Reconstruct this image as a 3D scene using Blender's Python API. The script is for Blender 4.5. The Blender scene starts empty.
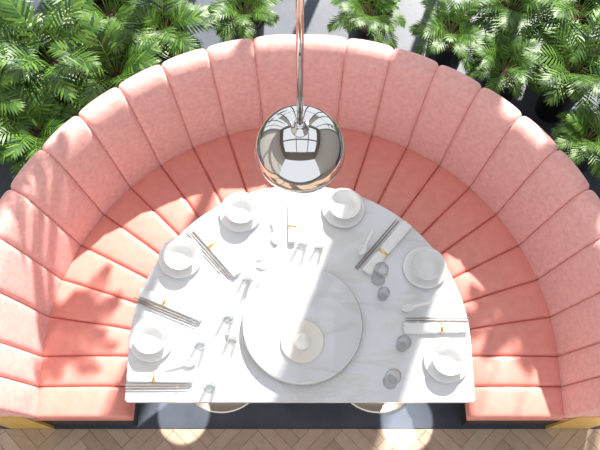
import bpy, bmesh, math, random
from mathutils import Vector, Matrix
random.seed(7)
S=bpy.context.scene
try:
    S.view_settings.view_transform='Standard'
    S.view_settings.look='None'
except Exception as e: print(e)
col=S.collection

# ---------------------------------------------------------------- materials
def mat(name, color=(.8,.8,.8), rough=.5, metal=0, **kw):
    m=bpy.data.materials.new(name); m.use_nodes=True
    b=m.node_tree.nodes['Principled BSDF']
    b.inputs['Base Color'].default_value=(*color,1)
    b.inputs['Roughness'].default_value=rough
    b.inputs['Metallic'].default_value=metal
    for k,v in kw.items():
        b.inputs[k.replace('_',' ')].default_value=v
    return m
def add_noise(m, c1, c2, scale=20, detail=4, bump=0, bscale=None, lo=.3, hi=.7, stretch=None):
    nt=m.node_tree; b=nt.nodes['Principled BSDF']
    tc=nt.nodes.new('ShaderNodeTexCoord'); mp=nt.nodes.new('ShaderNodeMapping')
    nt.links.new(tc.outputs['Object'],mp.inputs[0])
    if stretch: mp.inputs['Scale'].default_value=stretch
    n=nt.nodes.new('ShaderNodeTexNoise'); n.inputs['Scale'].default_value=scale; n.inputs['Detail'].default_value=detail
    nt.links.new(mp.outputs[0],n.inputs['Vector'])
    r=nt.nodes.new('ShaderNodeValToRGB'); r.color_ramp.elements[0].position=lo; r.color_ramp.elements[1].position=hi
    r.color_ramp.elements[0].color=(*c1,1); r.color_ramp.elements[1].color=(*c2,1)
    nt.links.new(n.outputs['Fac'],r.inputs[0]); nt.links.new(r.outputs[0],b.inputs['Base Color'])
    if bump:
        n2=nt.nodes.new('ShaderNodeTexNoise'); n2.inputs['Scale'].default_value=bscale or scale*4; n2.inputs['Detail'].default_value=3
        nt.links.new(mp.outputs[0],n2.inputs['Vector'])
        bp=nt.nodes.new('ShaderNodeBump'); bp.inputs['Strength'].default_value=bump; bp.inputs['Distance'].default_value=.004
        nt.links.new(n2.outputs['Fac'],bp.inputs['Height']); nt.links.new(bp.outputs[0],b.inputs['Normal'])
    return m

M_velvet=add_noise(mat('pink_velvet',rough=.85,Sheen_Weight=.25,Sheen_Roughness=.5),(.78,.36,.33),(.88,.48,.44),45,8,.35,260)
M_leather=add_noise(mat('salmon_leather',rough=.36),(.74,.27,.22),(.79,.31,.26),25,4,.12,300)
M_plinth=mat('dark_plinth',(.035,.03,.03),.6)
M_gold=add_noise(mat('brass_panel',rough=.4,metal=.3),(.70,.45,.10),(.76,.52,.14),8)
M_chrome=mat('polished_chrome',(.66,.65,.64),.03,1)
M_steel=mat('brushed_steel',(.62,.54,.46),.22,1)
M_porc=mat('white_porcelain',(.82,.82,.815),.18,0,Coat_Weight=.5)
M_napkin=add_noise(mat('linen_napkin',rough=.9),(.80,.80,.79),(.86,.86,.85),60,4,.3,500)
M_ring=mat('gold_ring',(.9,.62,.2),.25,1)
M_stick=mat('chopstick_lacquer',(.24,.21,.19),.3)
M_slate=add_noise(mat('slate_floor',rough=.45),(.04,.05,.07),(.09,.11,.145),3,6,.1,40)
M_pot=mat('black_pot',(.02,.022,.025),.45)
M_soil=add_noise(mat('soil',rough=1),(.03,.02,.012),(.08,.05,.03),60,4,.6,80)
M_wall=add_noise(mat('painted_wall',rough=.8),(.55,.52,.48),(.60,.57,.53),3)
M_ceil=add_noise(mat('ceiling_plaster',rough=.8),(.20,.17,.15),(.24,.21,.18),3)
M_frame=mat('dark_window_frame',(.05,.05,.055),.4)
M_refl_white=mat('reflection_white',(.93,.91,.88),.4)
M_refl_cream=mat('reflection_cream',(.80,.75,.69),.25)
M_glow=mat('pendant_diffuser',(1,.93,.8),.3)
b=M_glow.node_tree.nodes['Principled BSDF']; b.inputs['Emission Color'].default_value=(1,.86,.66,1); b.inputs['Emission Strength'].default_value=3
def thin_glass():
    m=bpy.data.materials.new('clear_glass'); m.use_nodes=True; nt=m.node_tree; nt.nodes.remove(nt.nodes['Principled BSDF'])
    t=nt.nodes.new('ShaderNodeBsdfTransparent'); t.inputs[0].default_value=(.93,.94,.94,1)
    g=nt.nodes.new('ShaderNodeBsdfGlossy'); g.inputs['Roughness'].default_value=.02; g.inputs['Color'].default_value=(.75,.75,.75,1)
    lw=nt.nodes.new('ShaderNodeLayerWeight'); lw.inputs['Blend'].default_value=.2
    mx=nt.nodes.new('ShaderNodeMixShader'); nt.links.new(lw.outputs['Facing'],mx.inputs[0])
    nt.links.new(t.outputs[0],mx.inputs[1]); nt.links.new(g.outputs[0],mx.inputs[2]); nt.links.new(mx.outputs[0],nt.nodes['Material Output'].inputs[0]); return m
M_glass=thin_glass()

def marble():
    m=mat('white_marble',rough=.07); nt=m.node_tree; b=nt.nodes['Principled BSDF']
    tc=nt.nodes.new('ShaderNodeTexCoord'); mp=nt.nodes.new('ShaderNodeMapping')
    mp.inputs['Rotation'].default_value=(0,0,.9); mp.inputs['Scale'].default_value=(1,2.6,1)
    nt.links.new(tc.outputs['Object'],mp.inputs[0])
    n=nt.nodes.new('ShaderNodeTexNoise'); n.inputs['Scale'].default_value=1.6; n.inputs['Detail'].default_value=6; n.inputs['Distortion'].default_value=.7
    nt.links.new(mp.outputs[0],n.inputs['Vector'])
    r=nt.nodes.new('ShaderNodeValToRGB'); e=r.color_ramp.elements
    e[0].position=.36; e[0].color=(.72,.73,.765,1); e[1].position=.66; e[1].color=(.75,.755,.78,1)
    v=e.new(.50); v.color=(.67,.66,.66,1); v2=e.new(.46); v2.color=(.72,.73,.765,1); v3=e.new(.55); v3.color=(.73,.74,.77,1)
    nt.links.new(n.outputs['Fac'],r.inputs[0]); nt.links.new(r.outputs[0],b.inputs['Base Color'])
    return m
M_marble=marble()

def leafmat(name,a,bc):
    m=bpy.data.materials.new(name); m.use_nodes=True; nt=m.node_tree; b=nt.nodes['Principled BSDF']
    g=nt.nodes.new('ShaderNodeNewGeometry'); r=nt.nodes.new('ShaderNodeValToRGB')
    r.color_ramp.elements[0].color=(*a,1); r.color_ramp.elements[1].color=(*bc,1)
    nt.links.new(g.outputs['Random Per Island'],r.inputs[0]); nt.links.new(r.outputs[0],b.inputs['Base Color'])
    b.inputs['Roughness'].default_value=.45
    t=nt.nodes.new('ShaderNodeBsdfTranslucent'); nt.links.new(r.outputs[0],t.inputs[0])
    mx=nt.nodes.new('ShaderNodeMixShader'); mx.inputs[0].default_value=.25
    nt.links.new(b.outputs[0],mx.inputs[1]); nt.links.new(t.outputs[0],mx.inputs[2])
    nt.links.new(mx.outputs[0],nt.nodes['Material Output'].inputs[0]); return m
M_leaf=leafmat('palm_leaf',(.015,.07,.012),(.13,.26,.028))
M_stem=mat('palm_stem',(.12,.22,.04),.5)

def woodmat():
    m=mat('oak_parquet',rough=.45); nt=m.node_tree; b=nt.nodes['Principled BSDF']
    g=nt.nodes.new('ShaderNodeNewGeometry'); r=nt.nodes.new('ShaderNodeValToRGB')
    r.color_ramp.elements[0].color=(.50,.36,.26,1); r.color_ramp.elements[1].color=(.62,.47,.36,1)
    nt.links.new(g.outputs['Random Per Island'],r.inputs[0])
    tc=nt.nodes.new('ShaderNodeTexCoord'); n=nt.nodes.new('ShaderNodeTexNoise'); n.inputs['Scale'].default_value=25; n.inputs['Detail'].default_value=5
    nt.links.new(tc.outputs['Object'],n.inputs['Vector'])
    mx=nt.nodes.new('ShaderNodeMixRGB'); mx.blend_type='MULTIPLY'; mx.inputs[0].default_value=.3
    nt.links.new(r.outputs[0],mx.inputs[1]); nt.links.new(n.outputs['Fac'],mx.inputs[2]); nt.links.new(mx.outputs[0],b.inputs['Base Color'])
    return m
M_wood=woodmat()

# ---------------------------------------------------------------- helpers
def obj(name,verts,faces,m,smooth=True,parent=None,loc=(0,0,0),rotz=0,midx=None):
    me=bpy.data.meshes.new(name); me.from_pydata([tuple(v) for v in verts],[],faces)
    for x in (m if isinstance(m,list) else [m]): me.materials.append(x)
    if midx:
        for p,i in zip(me.polygons,midx): p.material_index=i
    for p in me.polygons: p.use_smooth=smooth
    me.update()
    o=bpy.data.objects.new(name,me); col.objects.link(o); o.location=loc; o.rotation_euler=(0,0,rotz)
    if parent: o.parent=parent
    return o
def fixn(o):
    bm=bmesh.new(); bm.from_mesh(o.data); bmesh.ops.recalc_face_normals(bm,faces=bm.faces); bm.to_mesh(o.data); bm.free(); return o
def empty(name,loc=(0,0,0),rotz=0):
    e=bpy.data.objects.new(name,None); e.empty_display_size=.1; col.objects.link(e); e.location=loc; e.rotation_euler=(0,0,rotz); return e
def lathe_vf(prof,seg=40,cx=0,cy=0):
    V=[];F=[]
    for (r,z) in prof:
        for k in range(seg):
            a=2*math.pi*k/seg; V.append((cx+r*math.cos(a),cy+r*math.sin(a),z))
    for i in range(len(prof)-1):
        for k in range(seg):
            k2=(k+1)%seg; F.append((i*seg+k,i*seg+k2,(i+1)*seg+k2,(i+1)*seg+k))
    return V,F
def lathe(name,prof,m,seg=40,parent=None,loc=(0,0,0)):
    V,F=lathe_vf(prof,seg)
    o=obj(name,V,F,m,True,parent,loc)
    bm=bmesh.new(); bm.from_mesh(o.data); bmesh.ops.remove_doubles(bm,verts=bm.verts,dist=1e-5)
    bmesh.ops.recalc_face_normals(bm,faces=bm.faces); bm.to_mesh(o.data); bm.free()
    for p in o.data.polygons: p.use_smooth=True
    return o
def boxvf(V,F,x0,x1,y0,y1,z0,z1):
    n=len(V)
    V+= [(x0,y0,z0),(x1,y0,z0),(x1,y1,z0),(x0,y1,z0),(x0,y0,z1),(x1,y0,z1),(x1,y1,z1),(x0,y1,z1)]
    F+= [(n,n+3,n+2,n+1),(n+4,n+5,n+6,n+7),(n,n+1,n+5,n+4),(n+1,n+2,n+6,n+5),(n+2,n+3,n+7,n+6),(n+3,n,n+4,n+7)]
def boxes(name,L,m,parent=None,bevel=0):
    V=[];F=[]
    for b in L: boxvf(V,F,*b)
    o=obj(name,V,F,m,False,parent)
    if bevel:
        md=o.modifiers.new('bevel','BEVEL'); md.width=bevel; md.segments=3
    return o

# ---------------------------------------------------------------- booth
C=.25; NP=20; STEP=.14
def bpos(q,r,z):
    if q<0: return (-r,C+q*STEP,z)
    if q>NP: return (r,C-(q-NP)*STEP,z)
    a=math.pi-q*math.pi/NP
    return (r*math.cos(a),C+r*math.sin(a),z)
def channel(name,prof,m,groove,power,parent,gmask=None,q0=-2,q1=NP+2):
    n=len(prof); V=[];F=[]
    nor=[]
    for i in range(n):
        a=prof[i-1]; b=prof[(i+1)%n]; t=Vector((b[0]-a[0],b[1]-a[1])).normalized()
        nor.append(Vector((-t.y,t.x)))
    us=[0,.012,.03,.06,.11,.2,.35,.5,.65,.8,.89,.94,.97,.988,1]
    for k in range(q0,q1):
        base=len(V)
        for u in us:
            g=groove*(.8*abs(2*u-1)**power+.2*abs(2*u-1)**2)
            if (k==q0 and u<.5) or (k==q1-1 and u>.5): g*=.6
            for i,(r,z) in enumerate(prof):
                w=1 if gmask is None else gmask[i]
                V.append(bpos(k+u,r-nor[i].x*g*w,z-nor[i].y*g*w))
        for j in range(len(us)-1):
            for i in range(n):
                i2=(i+1)%n
                F.append((base+j*n+i,base+j*n+i2,base+(j+1)*n+i2,base+(j+1)*n+i))
        F.append(tuple(base+i for i in range(n))); F.append(tuple(base+(len(us)-1)*n+i for i in reversed(range(n))))
    o=obj(name,V,F,m,True,parent); return fixn(o)
booth=empty('curved_booth_bench')
seat_prof=[(.775,.34),(.765,.38),(.765,.42),(.775,.447),(.80,.462),(.86,.472),(.95,.474),(1.05,.47),(1.15,.462),(1.22,.452),(1.24,.44),(1.24,.34)]
channel('seat_cushion',seat_prof,M_leather,.020,16,booth,[0,1,1,1,1,1,1,1,1,1,.3,0])
back_prof=[(1.19,.42),(1.195,.47),(1.215,.56),(1.24,.66),(1.267,.76),(1.297,.855),(1.32,.915),(1.347,.943),(1.378,.954),(1.41,.948),(1.432,.925),(1.442,.88),(1.442,.7),(1.442,.42)]
channel('backrest',back_prof,M_velvet,.020,14,booth,[.2]+[1]*11+[.5,0])
def sweep(name,prof,m,parent,qa,qb,steps):
    n=len(prof);V=[];F=[]
    for j in range(steps+1):
        q=qa+(qb-qa)*j/steps
        for (r,z) in prof: V.append(bpos(q,r,z))
    for j in range(steps):
        for i in range(n):
            i2=(i+1)%n; F.append((j*n+i,j*n+i2,(j+1)*n+i2,(j+1)*n+i))
    F.append(tuple(range(n))); F.append(tuple(steps*n+i for i in reversed(range(n))))
    return fixn(obj(name,V,F,m,False,parent))
sweep('plinth',[(.82,0),(.82,.343),(1.42,.343),(1.42,0)],M_plinth,booth,-1.9,NP+1.9,120)
boxes('end_panels',[(-1.44,-1.24,-.034,-.02,0,.5),(1.24,1.44,-.034,-.02,0,.5),(-1.455,-1.443,-.034,C,0,.6),(1.443,1.455,-.034,C,0,.6)],M_gold,booth)
sweep('outer_shell',[(1.443,0),(1.443,.62),(1.451,.62),(1.451,0)],M_plinth,booth,0,NP,100)

# ---------------------------------------------------------------- table
table=empty('half_round_dining_table')
def dshape(R,yf,c,n=72):
    P=[(-R+.01,yf),( R-.01,yf),(R,yf+.01)]
    for k in range(n+1):
        a=math.pi*k/n; P.append((R*math.cos(a),c+R*math.sin(a)))
    P.append((-R,yf+.01)); return P
def prism(name,P,layers,m,parent):
    V=[];F=[];n=len(P);cx,cy=0,.4
    for (s,z) in layers:
        for (x,y) in P:
            d=Vector((x-cx,y-cy)); L=d.length; d=d*(1-s/L); V.append((cx+d.x,cy+d.y,z))
    for j in range(len(layers)-1):
        for i in range(n):
            i2=(i+1)%n; F.append((j*n+i,j*n+i2,(j+1)*n+i2,(j+1)*n+i))
    F.append(tuple(reversed(range(n)))); F.append(tuple((len(layers)-1)*n+i for i in range(n)))
    return fixn(obj(name,V,F,m,False,parent))
P=dshape(.735,0,C)
prism('marble_top',P,[(.003,.722),(0,.726),(0,.746),(.003,.75)],M_marble,table)
prism('metal_underframe',P,[(.02,.695),(.02,.7215)],M_steel,table)
for sx in (-.40,.40):
    lathe('pedestal_column',[(0,.02),(.04,.02),(.04,.69),(.12,.692),(.12,.695),(0,.695)],M_steel,32,table,(sx,.27,0))
    lathe('pedestal_base',[(0,0),(.225,0),(.23,.004),(.23,.014),(.22,.02),(.05,.028),(0,.028)],M_steel,48,table,(sx,.27,0))

susan=empty('lazy_susan',(.01,.325,.75))
lathe('turntable_disc',[(0,.022),(.247,.022),(.254,.026),(.256,.032),(.256,.044),(.252,.049),(0,.049)],M_marble,96,susan)
lathe('turntable_rim',[(.2565,.026),(.2585,.026),(.2585,.036),(.2565,.036)],M_steel,96,susan)
lathe('bearing',[(0,0),(.11,0),(.11,.0215),(0,.0215)],M_steel,48,susan)
cd=empty('painted_globe_reflection',(.01,.245,.7992))  # cream disc and white core modelled in place of the globe's reflection
lathe('reflection_disc',[(0,0),(.06,0),(.088,.008),(.092,.013),(.088,.013),(.06,.005),(0,.004)],M_refl_cream,56,cd)
lathe('reflection_core',[(0,.0045),(.034,.0045),(.036,.012),(.030,.022),(.024,.045),(.02,.06),(.012,.064),(0,.062)],M_refl_white,40,cd)

# ---------------------------------------------------------------- tableware
T=.7503
def saucer(x,y):
    lathe('saucer',[(0,.003),(.042,.003),(.045,0),(.05,0),(.055,.004),(.085,.013),(.095,.018),(.097,.020),(.094,.0205),(.084,.017),(.05,.009),(0,.007)],M_porc,48,None,(x,y,T))
def bowl(x,y):
    lathe('rice_bowl',[(0,.004),(.03,.004),(.031,0),(.035,0),(.036,.008),(.052,.018),(.065,.036),(.071,.055),(.0725,.062),(.071,.063),(.069,.055),(.062,.038),(.048,.021),(.03,.013),(0,.012)],M_porc,48,None,(x,y,T+.0085))
for (x,y) in [(-.268,.845),(-.53,.63),(-.636,.262),(.197,.865),(.552,.583),(.622,.172)]:
    saucer(x,y); bowl(x+.004,y)

def tumbler(x,y,r=.032,h=.095,z=T):
    lathe('water_glass',[(0,0),(r*.78,0),(r*.82,.003),(r,h),(r-.0012,h+.001),(r-.0028,h),(r*.82-.003,.010),(0,.008)],M_glass,32,None,(x,y,z))
def wineglass(x,y):
    lathe('wine_glass',[(0,.004),(.02,.002),(.031,0),(.031,.002),(.008,.006),(.004,.012),(.0035,.06),(.008,.066),(.026,.085),(.034,.11),(.032,.145),(.029,.165),(.0278,.165),(.0305,.145),(.0322,.11),(.0245,.087),(.006,.070),(0,.069)],M_glass,32,None,(x,y,T))
for (x,y) in [(.010,.69),(-.425,.24),(.435,.235),(-.375,.06),(-.31,.355)]:
    tumbler(x,y)
for (x,y) in [(.083,.675),(-.235,.53),(-.29,.26),(.36,.455)]:
    tumbler(x,y,.027,.075)
for (x,y) in [(-.17,.60),(.345,.535),(.38,.085)]: wineglass(x,y)

def napkin(p0,p1,w=.036,stick=1,off=.04):
    d=Vector((p1[0]-p0[0],p1[1]-p0[1])); L=d.length; a=math.atan2(d.y,d.x)
    e=empty('rolled_napkin',(p0[0],p0[1],T),a)
    V=[];F=[];n=20;ns=26
    for j in range(ns+1):
        t=j/ns; wd=w/2*(1+.25*t)*(1-.16*math.exp(-((t-.4)/.05)**2)); hh=.013*(1-.12*math.exp(-((t-.4)/.05)**2))
        for k in range(n):
            th=2*math.pi*k/n
            rr=1+.05*math.sin(5*th+t*2)
            V.append((t*L,wd*rr*math.copysign(abs(math.cos(th))**.8,math.cos(th)),.0135+hh*rr*math.sin(th)*.93))
    for j in range(ns):
        for k in range(n):
            k2=(k+1)%n; F.append((j*n+k,j*n+k2,(j+1)*n+k2,(j+1)*n+k))
    F.append(tuple(range(n))); F.append(tuple(ns*n+k for k in reversed(range(n))))
    fixn(obj('folded_cloth',V,F,M_napkin,True,e))
    V=[];F=[]
    for (tx,s) in ((.385,1.02),(.385,1.10),(.42,1.10),(.42,1.02)):
        for k in range(n):
            th=2*math.pi*k/n; V.append((tx*L,w/2*1.0*s*math.cos(th),.0145+.0132*s*math.sin(th)*.9))
    for j in range(4):
        for k in range(n):
            k2=(k+1)%n; F.append((j*n+k,j*n+k2,((j+1)%4)*n+k2,((j+1)%4)*n+k))
    fixn(obj('napkin_ring',V,F,M_ring,True,e))
    if stick:
        nx,ny=-d.y/L,d.x/L
        c=empty('chopsticks',(p0[0]+nx*off,p0[1]+ny*off,T),a)
        for s in (-.005,.006):
            V=[];F=[]
            for (t,r) in ((-.01,.003),(.0,.0035),(.15,.003),(.245,.0018),(.25,.001)):
                for k in range(8):
                    th=2*math.pi*k/8; V.append((t*L/.26+ .0, s+r*math.cos(th), .012+r*math.sin(th)))
            for j in range(4):
                for k in range(8):
                    k2=(k+1)%8; F.append((j*8+k,j*8+k2,(j+1)*8+k2,(j+1)*8+k))
            F.append(tuple(range(8))); F.append(tuple(32+k for k in reversed(range(8))))
            fixn(obj('chopstick',V,F,M_stick,True,c))
        boxes('chopstick_rest',[(.19*L/.26,.205*L/.26,-.016,.016,0,.0085)],M_porc,c,.003)
napkin((-.47,.775),(-.275,.555),.040,1,-.04)
napkin((-.70,.475),(-.42,.36),.040,1,-.04)
napkin((-.725,.10),(-.45,.10),.038,1,-.038)
napkin((.29,.56),(.485,.79),.045,1,.045)
napkin((.72,.312),(.445,.312),.04,1,-.04)
napkin((-.035,.70),(-.035,.89),.034,0)

def spoon(x,y,a,s=1):
    V=[];F=[]
    N=16
    for j in range(N+1):
        t=j/N; X=(t*.13-.02)*s
        if t<.42: u=t/.42; w=.019*math.sin(math.pi*min(1,max(.03,u*.88+.04)))**.6; dp=.011*math.sin(math.pi*u*.9)
        else: w=.0065+.002*(t-.42); dp=.001
        lift=.012+(0 if t<.35 else .018*((t-.35)/.65)**1.3)
        for k in range(7):
            v=-1+2*k/6; V.append((X,w*v*s,lift-dp*(1-v*v)))
    for j in range(N):
        for k in range(6): F.append((j*7+k,j*7+k+1,(j+1)*7+k+1,(j+1)*7+k))
    o=obj('soup_spoon',V,F,M_porc,True,None,(x,y,T+.0025),a)
    md=o.modifiers.new('thick','SOLIDIFY'); md.thickness=.0025; md.offset=-1
    return o
spoon(-.11,.715,math.radians(95))
spoon(.275,.66,math.radians(62))
spoon(.46,.40,math.radians(12))
spoon(-.46,.165,math.radians(185))

# ---------------------------------------------------------------- pendant
pend=empty('globe_pendant_lamp',(0,.52,2.11))
R=.126
prof=[(0,R)]+[(R*math.sin(math.radians(a)),R*math.cos(math.radians(a))) for a in range(3,136,3)]
prof+=[(R*math.sin(math.radians(135))*.93,R*math.cos(math.radians(135))+.004),(R*.6,-R*.5)]
lathe('chrome_globe',prof,M_chrome,96,pend)
lathe('seam_band',[(R*1.0,-.004),(R+.0018,-.003),(R+.0018,.003),(R*1.0,.004)],M_steel,96,pend)
lathe('diffuser',[(R*.66,-R*.66)]+[(R*.97*math.sin(math.radians(a)),R*.97*math.cos(math.radians(a))) for a in range(138,181,6)],M_glow,64,pend)
lathe('collar',[(0,R-.004),(.024,R-.006),(.024,R+.006),(.016,R+.012),(.016,R+.035),(.0125,R+.04),(0,R+.04)],M_chrome,40,pend)
lathe('stem',[(0,R+.03),(.0085,R+.03),(.0085,R+.55),(.0085,3.36),(0,3.36)],M_chrome,24,pend)
lathe('ceiling_canopy',[(0,3.30),(.06,3.31),(.065,3.33),(.065,3.358),(0,3.358)],M_chrome,32,pend)

# ---------------------------------------------------------------- room
obj('floor',[(-4,-4,0),(4,-4,0),(4,3.2,0),(-4,3.2,0)],[(0,1,2,3)],M_slate,False)
W=.06;n=5;L=W*n;bm=bmesh.new();g=.0009
def plank(x0,x1,y0,y1):
    cs=[(x0+g,y0+g),(x1-g,y0+g),(x1-g,y1-g),(x0+g,y1-g)]
    c,s=math.cos(math.pi/4),math.sin(math.pi/4)
    P=[(c*x-s*y,s*x+c*y) for x,y in cs]
    if all(abs(p[0])>3.9 for p in P) or all(p[1]>-.03 or p[1]<-2.6 for p in P): return
    v=[bm.verts.new((p[0],p[1],.0)) for p in P]; t=[bm.verts.new((p[0],p[1],.006)) for p in P]
    bm.faces.new(t)
    for i in range(4): bm.faces.new((v[i],v[(i+1)%4],t[(i+1)%4],t[i]))
for a in range(-110,110):
    for b_ in range(-14,15):
        x0=a*W+b_*2*L; y0=a*W
        if abs(x0)>6 or abs(y0)>6: continue
        plank(x0,x0+L,y0,y0+W); plank(x0+L,x0+L+W,y0+W-L,y0+W)
for co,no in (((0,-.035,0),(0,1,0)),((3.9,0,0),(1,0,0)),((-3.9,0,0),(-1,0,0))):
    bmesh.ops.bisect_plane(bm,geom=bm.verts[:]+bm.edges[:]+bm.faces[:],plane_co=co,plane_no=no,clear_outer=True)
me=bpy.data.meshes.new('floor_parquet'); bm.to_mesh(me); bm.free(); me.materials.append(M_wood)
o=bpy.data.objects.new('floor_parquet',me); col.objects.link(o); o.location=(0,0,.001)

H=5.6
boxes('wall_left',[(-4.1,-4,-4,3.4,0,H)],M_wall); boxes('wall_right',[(4,4.1,-4,3.4,0,H)],M_wall)
boxes('wall_back',[(-4,4,3.2,3.4,0,.4),(-4,4,3.2,3.4,5.2,H),(-4,-3.8,3.2,3.4,.4,5.2),(3.8,4,3.2,3.4,.4,5.2),(-1.7,-1.3,3.2,3.4,2.2,5.2),(1.14,1.56,3.2,3.4,2.3,5.2)],M_wall)  # right upper panel added out of view to shade part of the table
L_=[]
for x in (-3.77,-2.9,-2.1,-1.27,-.4,.36,1.11,1.6,2.7,3.77): L_.append((x-.03,x+.03,3.27,3.33,.4,5.2))
for z in (.43,2.2,5.17): L_.append((-3.8,3.8,3.27,3.33,z-.03,z+.03))
boxes('window_1',L_,M_frame)
boxes('ceiling',[(-4,4,-4,-1.6,5.5,5.6),(-4,-3,-1.6,3.4,5.5,5.6),(3,4,-1.6,3.4,5.5,5.6),(-3,3,.42,.62,5.475,5.6),(-3,3,2.9,3.4,5.5,5.6),(-.6,-.5,-1.6,2.9,5.5,5.6),(1.2,1.3,-1.6,2.9,5.5,5.6)],M_ceil)

# ---------------------------------------------------------------- palms
def palm_mesh(seed,nf=22):
    rnd=random.Random(seed); V=[];F=[];MI=[]
    def leaf(p,d,up,L,w,droop):
        side=d.cross(up).normalized(); b=len(V)
        for (t,ws) in ((0,.25),(.3,1),(.65,.8)):
            c=p+d*L*t-Vector((0,0,droop*t*t)); 
            for s in (-1,1): V.append(c+side*s*w*ws*.5)
        V.append(p+d*L-Vector((0,0,droop)))
        F.extend([(b,b+1,b+3,b+2),(b+2,b+3,b+5,b+4),(b+4,b+5,b+6)]); MI.extend([0,0,0])
    for f in range(nf):
        az=2*math.pi*(f*.618+rnd.random()*.1); q=(f+.5)/nf
        L=rnd.uniform(.26,.40)*(1-.1*(1-q)); el=math.radians(88-50*q+rnd.uniform(-8,8))
        base=Vector((math.cos(az)*.03,math.sin(az)*.03,.0)); hz=Vector((math.cos(az),math.sin(az),0))
        lift=rnd.uniform(.0,.14)*(1-q)
        pts=[];N=16
        p=base.copy(); e=el
        for j in range(N+1):
            pts.append(p.copy()); d=hz*math.cos(e)+Vector((0,0,math.sin(e))); p=p+d*(L+lift)/N; e-=math.radians(rnd.uniform(4.0,5.8))
        for j in range(N):
            a,b_=pts[j],pts[j+1]; sd=(b_-a).cross(Vector((0,0,1)))
            sd=sd.normalized() if sd.length>1e-6 else Vector((1,0,0))
            w=.003*(1-j/N)+.001; k=len(V); u=Vector((0,0,w))
            V.extend([a+sd*w,a-sd*w,a+u,b_+sd*w,b_-sd*w,b_+u]); F.extend([(k,k+3,k+5,k+2),(k+2,k+5,k+4,k+1),(k+1,k+4,k+3,k)]); MI.extend([1,1,1])
        nl=12
        for i in range(nl):
            t=.34+.66*i/(nl-1); x=t*N; j=min(N-1,int(x)); pp=pts[j].lerp(pts[j+1],x-j); d=(pts[j+1]-pts[j]).normalized()
            sd=d.cross(Vector((0,0,1))).normalized(); up=sd.cross(d).normalized()
            ll=.125*math.sin(math.pi*(.25+.62*(t-.34)/.66))**.8*rnd.uniform(.85,1.1)
            ang=math.radians(62-34*(t-.34)/.66)
            for s in (-1,1):
                dd=(d*math.cos(ang)+sd*s*math.sin(ang)+up*.12).normalized()
                leaf(pp,dd,up,ll,.017,.014+rnd.random()*.018)
        d=(pts[-1]-pts[-2]).normalized(); leaf(pts[-1],d,Vector((0,0,1)),.06,.013,.01)
    me=bpy.data.meshes.new('palm_foliage'); me.from_pydata([tuple(v) for v in V],[],F); me.materials.append(M_leaf); me.materials.append(M_stem)
    for p,i in zip(me.polygons,MI): p.material_index=i
    me.update(); return me
PM=[palm_mesh(s) for s in (1,2,3,4)]
potV,potF=lathe_vf([(0,0),(.09,0),(.115,.40),(.125,.405),(.128,.43),(.12,.435),(.108,.43),(.106,.40)],36)
soilV,soilF=lathe_vf([(0,.405),(.06,.41),(.107,.40)],24)
pm=bpy.data.meshes.new('planter_pot'); pm.from_pydata(potV,[],potF); pm.materials.append(M_pot)
for p in pm.polygons: p.use_smooth=True
sm=bpy.data.meshes.new('soil'); sm.from_pydata(soilV,[],soilF); sm.materials.append(M_soil)
plants=[(-.98,1.76,.9),(-.74,2.02,.72),(-1.32,1.84,.95),(-1.36,1.42,.72),(-1.64,1.60,.85),(-1.05,2.14,.9),(-1.68,1.98,.9),
 (-.31,2.14,.55),(.38,2.14,.58),(.82,2.02,.58),(1.10,1.80,.54),(1.46,1.78,.76),(1.48,1.38,.56),(1.17,2.18,.76),(1.52,2.14,.86),(1.78,1.56,.62)]
for i,(x,y,s) in enumerate(plants):
    e=empty('potted_palm',(x,y,0),random.uniform(0,6.28))
    for me,nm,z in ((pm,'planter_pot',0),(sm,'soil',0),(PM[i%4],'foliage',.40)):
        o=bpy.data.objects.new(nm,me); col.objects.link(o); o.parent=e; o.location=(0,0,z)
        if nm=='foliage': o.scale=(s,s,s)
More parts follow.
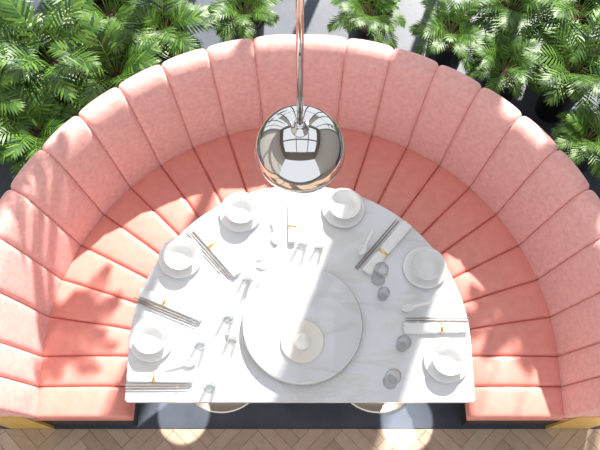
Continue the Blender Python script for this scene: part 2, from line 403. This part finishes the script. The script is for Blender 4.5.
# hanging planters (their fronds cast the leaf shadows on the bench)
for i,(x,y,z,s) in enumerate([(-.55,1.85,1.78,.62),(-.98,1.80,1.65,.55),(1.50,1.90,1.75,.62),(1.72,2.0,1.40,.62),(1.80,2.25,2.1,.62)]):
    e=empty('hanging_planter',(x,y,z),i*1.3)
    lathe('hanging_bowl',[(0,-.09),(.04,-.085),(.07,-.06),(.085,-.02),(.09,0),(.082,0),(.07,-.03),(0,-.03)],M_pot,32,e)
    o=bpy.data.objects.new('foliage',PM[(i+1)%4]); col.objects.link(o); o.parent=e; o.location=(0,0,-.03); o.scale=(s,s,s)
    V=[];F=[]
    for k in range(3):
        a=2*math.pi*k/3; ax,ay=.086*math.cos(a),.086*math.sin(a); r=.0015; nb=len(V)
        for (bx,by,bz) in ((ax,ay,0),(0,0,.5)):
            for t in range(3): V.append((bx+r*math.cos(t*2.1),by+r*math.sin(t*2.1),bz))
        for t in range(3): F.append((nb+t,nb+(t+1)%3,nb+3+(t+1)%3,nb+3+t))
    nb=len(V); r=.002
    for bz in (.5,5.55-z):
        for t in range(3): V.append((r*math.cos(t*2.1),r*math.sin(t*2.1),bz))
    for t in range(3): F.append((nb+t,nb+(t+1)%3,nb+3+(t+1)%3,nb+3+t))
    obj('hanging_wires',V,F,M_frame,False,e)

# ---------------------------------------------------------------- light, world, camera
w=bpy.data.worlds.new('World'); S.world=w; w.use_nodes=True
bg=w.node_tree.nodes['Background']; bg.inputs[0].default_value=(.90,.945,1,1); bg.inputs[1].default_value=1.3
sl=bpy.data.lights.new('sun','SUN'); sl.energy=11; sl.angle=math.radians(.9); sl.color=(1,.95,.88)
so=bpy.data.objects.new('sun',sl); col.objects.link(so)
el=math.radians(41); az=math.radians(20)
d=Vector((math.sin(az)*math.cos(el),math.cos(az)*math.cos(el),math.sin(el)))
so.rotation_euler=d.to_track_quat('Z','Y').to_euler(); so.location=(1,6,8)
for (sx,sy,tx,ty) in ((-.8,-3.3,-.59,.06),(.75,-3.3,.54,.02)):  # spots and housings added to imitate sun patches on the floor
    e=empty('added_floor_spot',(sx,sy,5.5))
    dd=Vector((sx-tx,sy-ty,5.4)).normalized()
    h=lathe('added_spot_housing',[(0,.12),(.05,.12),(.055,.11),(.055,-.06),(.05,-.06),(.045,.02),(0,.03)],M_frame,32,e,(0,0,-.12))
    h.rotation_euler=dd.to_track_quat('Z','Y').to_euler()
    l=bpy.data.lights.new('added_spot_beam','SPOT'); l.energy=4500; l.spot_size=math.radians(2.5); l.spot_blend=.1; l.shadow_soft_size=.01; l.color=(1,.96,.9)
    lo=bpy.data.objects.new('added_spot_beam',l); col.objects.link(lo); lo.parent=e; lo.location=(dd*-.2)+Vector((0,0,-.12)); lo.rotation_euler=h.rotation_euler
cam=bpy.data.cameras.new('camera'); cam.lens=48; cam.sensor_width=36
co=bpy.data.objects.new('camera',cam); col.objects.link(co); co.location=(0,-.448,4.15); co.rotation_euler=(math.radians(20),0,0)
S.camera=co
